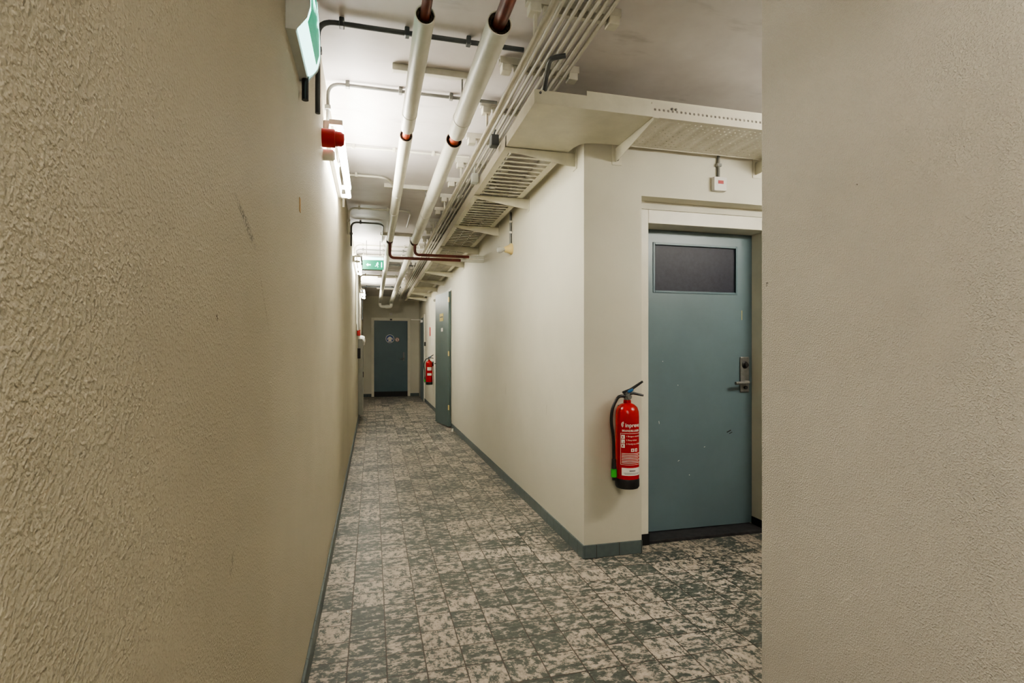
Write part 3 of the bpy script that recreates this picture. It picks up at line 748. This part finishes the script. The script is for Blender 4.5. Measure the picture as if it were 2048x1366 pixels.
def extinguisher(cx, cy, z0, lab, wall_dir):
    R = ER
    s = thing('fire_extinguisher', (cx, cy, z0), lab, 'fire extinguisher')
    lathe('cylinder', [(0, 0.05), (R, 0.05), (R, 0.44), (R*0.97, 0.47), (R*0.85, 0.495), (R*0.6, 0.512), (0.024, 0.52), (0.022, 0.54), (0, 0.54)], (cx, cy, z0), (0, 0, 1), m_red, segs=48, parent=s)
    lathe('foot_ring', [(0, 0), (R*0.93, 0), (R+0.002, 0.012), (R+0.002, 0.056), (R, 0.06), (0, 0.06)], (cx, cy, z0), (0, 0, 1), m_black, segs=48, parent=s)
    lathe('valve', [(0, 0.535), (0.02, 0.535), (0.022, 0.55), (0.017, 0.56), (0.017, 0.585), (0.012, 0.59), (0, 0.59)], (cx, cy, z0), (0, 0, 1), m_steel, segs=20, parent=s)
    bm = bmesh.new(); sweep_bm(bm, [(cx-0.03, cy, z0+0.585), (cx+0.02, cy, z0+0.60), (cx+0.10, cy-0.01, z0+0.652)], [0.008, 0.010, 0.007], 8); mkobj('squeeze_lever', bm, m_black, smooth=True, parent=s)
    bm = bmesh.new(); sweep_bm(bm, [(cx-0.02, cy, z0+0.572), (cx+0.04, cy, z0+0.58), (cx+0.105, cy-0.01, z0+0.565)], [0.009, 0.009, 0.006], 8); mkobj('carry_handle', bm, m_black, smooth=True, parent=s)
    lathe('safety_cap', [(0, -0.018), (0.008, -0.018), (0.010, 0), (0.008, 0.018), (0, 0.018)], (cx+0.015, cy-0.014, z0+0.596), (1, 0, 0.5), m_bluep, segs=14, parent=s)
    lathe('pressure_gauge', [(0, -0.022), (0.014, -0.022), (0.014, 0)], (cx, cy-0.015, z0+0.56), (0, 1, 0), m_steel, segs=16, parent=s)
    hp = [(cx-0.015, cy, z0+0.562), (cx-0.06, cy-0.005, z0+0.565), (cx-0.103, cy-0.01, z0+0.50), (cx-0.114, cy-0.01, z0+0.42), (cx-0.096, cy-0.01, z0+0.30), (cx-0.094, cy-0.01, z0+0.17)]
    bm = bmesh.new(); sweep_bm(bm, hp, 0.0095, 12, 0.05); mkobj('hose', bm, m_black, smooth=True, parent=s)
    bm = bmesh.new(); sweep_bm(bm, [(cx-0.094, cy-0.01, z0+0.18), (cx-0.094, cy-0.01, z0+0.12), (cx-0.094, cy-0.01, z0+0.05)], [0.013, 0.015, 0.010], 12); mkobj('nozzle', bm, m_black, smooth=True, parent=s)
    lathe('hose_clip', [(0.011, 0), (0.018, 0), (0.018, 0.05), (0.011, 0.05)], (cx-0.094, cy-0.01, z0+0.07), (0, 0, 1), m_green, segs=12, parent=s)
    a, b = ((cx-0.02, cy+R-0.002, z0+0.40), (cx+0.02, YC, z0+0.50)) if wall_dir == 'y' else ((cx+R-0.002, cy-0.02, z0+0.40), (XR, cy+0.02, z0+0.50))
    box('wall_hook', a, b, m_black, parent=s)
    return s
cx, cy, z0 = 1.527, 3.06, 0.452
e1 = extinguisher(cx, cy, z0, 'red cylinder fire extinguisher hung beside the blue-grey door', 'y')
RL = ER+0.0007
wrap_text('inpreve', 0.034, cx, cy, RL, -0.046, z0+0.380, m_labelw, e1, bold=0.0006)
def arcs(cx, cy, R, x, z, parent):
    bm = bmesh.new()
    for rr in (0.006, 0.011, 0.016):
        pr = None
        for i in range(9):
            t = math.pi*0.55+i/8*math.pi*0.8
            q = []
            for r in (rr, rr+0.0028):
                a = (x+r*math.cos(t))/R; q.append(bm.verts.new((cx+R*math.sin(a), cy-R*math.cos(a), z+r*math.sin(t))))
            if pr: bm.faces.new((pr[0], q[0], q[1], pr[1]))
            pr = q
    mkobj('logo_mark', bm, m_labelw, parent=parent)
arcs(cx, cy, RL, -0.052, z0+0.394, e1)
wrap_text('BRANDBLUSSER', 0.0165, cx, cy, RL, -0.066, z0+0.352, m_labelw, e1, bold=0.0003)
wrap_patch('label_frame', [(-0.076, 0.076, z0+0.340, z0+0.342), (-0.076, 0.076, z0+0.150, z0+0.152), (-0.076, -0.074, z0+0.150, z0+0.342), (0.074, 0.076, z0+0.150, z0+0.342)], cx, cy, RL, m_labelw, e1)
for i, t in enumerate(('1 Borgpen uittrekken', '2 Slang richten', '3 Handgreep inknijpen')):
    wrap_text(t, 0.012, cx, cy, RL, -0.040, z0+0.320-i*0.023, m_labelw, e1)
wrap_patch('pictogram_box', [(-0.070, -0.048, z0+0.308, z0+0.332), (-0.070, -0.048, z0+0.281, z0+0.304), (-0.070, -0.048, z0+0.254, z0+0.277), (-0.010, 0.010, z0+0.230, z0+0.250), (0.016, 0.036, z0+0.230, z0+0.250)], cx, cy, RL, m_labelw, e1)
wrap_patch('pictogram_mark', [(-0.064, -0.058, z0+0.312, z0+0.326), (-0.060, -0.052, z0+0.286, z0+0.291), (-0.065, -0.058, z0+0.260, z0+0.272), (-0.004, 0.003, z0+0.234, z0+0.245), (0.022, 0.029, z0+0.234, z0+0.245)], cx, cy, RL+0.0004, m_redp, e1)
wrap_patch('label_lines', [(-0.068, 0.068-0.02*(i % 2), z0+0.217-i*0.0095, z0+0.2205-i*0.0095) for i in range(7)], cx, cy, RL, m_labelw, e1)
wrap_patch('service_sticker', [(-0.068, 0.068, z0+0.085, z0+0.132)], cx, cy, RL, m_labelw, e1)
wrap_patch('sticker_print', [(-0.02, 0.02, z0+0.110, z0+0.118), (-0.055, 0.055, z0+0.098, z0+0.101), (-0.05, 0.05, z0+0.092, z0+0.0945)], cx, cy, RL+0.0004, m_labelg, e1)
e2 = extinguisher(1.185, 11.75, 0.55, 'red fire extinguisher hung on corridor wall past the open door', 'x')
wrap_patch('front_label', [(-0.05, 0.05, 0.75, 0.80), (-0.05, 0.05, 0.86, 0.93)], 1.185, 11.75, RL, m_labelw, e2)
tag(box('extinguisher_sign', (XR-0.004, 12.35, 1.62), (XR, 12.55, 1.82), m_sred), 'small red fire sign on corridor wall', 'sign')
tag(box('notice_card', (XR-0.004, 12.0, 1.40), (XR, 12.15, 1.58), m_labelw), 'small white notice card on corridor wall', 'notice')
tag(box('light_switch', (XR-0.03, 13.5, 1.4), (XR, 13.6, 1.5), m_black, bevel=0.005), 'small black wall switch beside far doors', 'switch')

# ---------------------------------------------------------------- fire indicator box above door
s = thing('indicator_box', (2.231, YC, 2.40), 'square white indicator box with red window above door', 'alarm indicator')
box('box_body', (2.183, YC-0.035, 2.355), (2.28, YC, 2.447), m_labelw, bevel=0.005, parent=s)
box('red_window', (2.212, YC-0.037, 2.40), (2.252, YC-0.034, 2.422), m_redp, parent=s)
sweep('feed_conduit', [(2.231, YC-0.012, 2.447), (2.231, YC-0.012, 2.60)], 0.009, m_greyc, parent=s)
box('saddle_clip', (2.213, YC-0.024, 2.52), (2.249, YC, 2.54), m_greyc, bevel=0.003, parent=s)

# ---------------------------------------------------------------- bare lamp holder on right wall
ax = Vector((-1, -0.05, -0.12)).normalized()
s = thing('bulb_lamp', (XR, 4.945, 2.27), 'cream angled lamp holder with clear bulb on wall', 'lamp')
lathe('lamp_holder', [(0, 0), (0.052, 0), (0.052, 0.014), (0.040, 0.03), (0.030, 0.06), (0.026, 0.075), (0, 0.075)], (XR, 4.945, 2.255), ax, m_holder, parent=s)
lathe('bulb', [(0.015, 0.07), (0.016, 0.085), (0.026, 0.105), (0.030, 0.125), (0.022, 0.145), (0, 0.155)], (XR, 4.945, 2.255), ax, m_lens, parent=s)
sweep('feed_conduit', [(XR-0.014, 4.945, 2.29), (XR-0.014, 4.945, 2.60)], 0.011, m_greyc, parent=s)
for z in (2.40, 2.50): box('saddle_clip', (XR-0.028, 4.928, z), (XR, 4.962, z+0.02), m_lightc, bevel=0.003, parent=s)
s = thing('bulb_lamp', (XR, 10.5, 2.3), 'cream lamp holder on wall under tray', 'lamp')
lathe('lamp_holder', [(0, 0), (0.045, 0), (0.045, 0.012), (0.034, 0.03), (0.022, 0.07), (0, 0.07)], (XR, 10.5, 2.275), ax, m_holder, parent=s)
lathe('bulb', [(0.013, 0.065), (0.024, 0.10), (0.027, 0.12), (0.02, 0.135), (0, 0.145)], (XR, 10.5, 2.275), ax, m_lens, parent=s)

# ---------------------------------------------------------------- left wall far cabinet etc.
s = thing('electrical_cabinet', (XL, 10.6, 0.1), 'tall grey metal electrical cabinet on plaster wall', 'cabinet')
box('cabinet_body', (XL+0.001, 10.2, 0.12), (XL+0.075, 11.0, 1.50), m_cab, bevel=0.004, parent=s)
box('cabinet_door', (XL+0.075, 10.22, 0.14), (XL+0.083, 10.98, 1.48), m_cab, bevel=0.003, parent=s)
box('door_lock', (XL+0.083, 10.27, 0.8), (XL+0.095, 10.30, 0.9), m_black, parent=s)
s = thing('call_point', (XL, 9.5, 1.53), 'red manual fire alarm call point on wall', 'fire alarm')
box('box_body', (XL, 9.44, 1.54), (XL+0.055, 9.54, 1.64), m_redp, bevel=0.005, parent=s)
box('break_glass', (XL+0.055, 9.46, 1.565), (XL+0.058, 9.52, 1.615), m_labelw, parent=s)
s = thing('wall_lamp', (XL, 12.0, 1.5), 'round white bulkhead lamp on corridor wall', 'lamp')
lathe('lamp_body', [(0, 0), (0.11, 0), (0.11, 0.05), (0.09, 0.09), (0, 0.11)], (XL, 12.0, 1.5), (1, 0, 0), m_labelw, parent=s)
s = thing('socket_box', (XL, 9.9, 1.2), 'dark wall socket box below conduit', 'socket')
box('box_body', (XL, 9.85, 1.15), (XL+0.05, 9.95, 1.33), m_black, bevel=0.005, parent=s)
tag(lathe('pebble', [(0, 0), (0.007, 0.001), (0.008, 0.005), (0.004, 0.010), (0, 0.011)], (-0.12, 2.79, 0.0), (0, 0, 1), m_labelw, segs=10), 'small white crumb of plaster on tiled floor', 'debris')
s = thing('door_stop', (XR-0.02, 8.55, 0), 'small cream door stop by skirting', 'door stop')
lathe('stop_body', [(0, 0), (0.02, 0), (0.02, 0.02), (0.012, 0.03), (0.012, 0.05), (0, 0.052)], (XR-0.045, 8.55, 0), (0, 0, 1), m_lightc, segs=16, parent=s)

for o in bpy.data.objects:
    if '_w' in o: del o['_w']

# ---------------------------------------------------------------- world & camera
w = bpy.data.worlds.new('World'); bpy.context.scene.world = w; w.use_nodes = True
w.node_tree.nodes['Background'].inputs[0].default_value = (0.05, 0.05, 0.05, 1)
cam = bpy.data.cameras.new('camera'); co = bpy.data.objects.new('camera', cam); C.objects.link(co)
cam.sensor_width = 36; cam.lens = 1080/2048*36; cam.shift_y = 17/2048; cam.clip_start = 0.02
co.location = (0, 0, 1.3); co.rotation_euler = (math.radians(90), 0, -math.radians(14.478))
bpy.context.scene.camera = co
vs = bpy.context.scene.view_settings
vs.view_transform = 'AgX'; vs.look = 'AgX - Medium High Contrast'; vs.exposure = 0.8
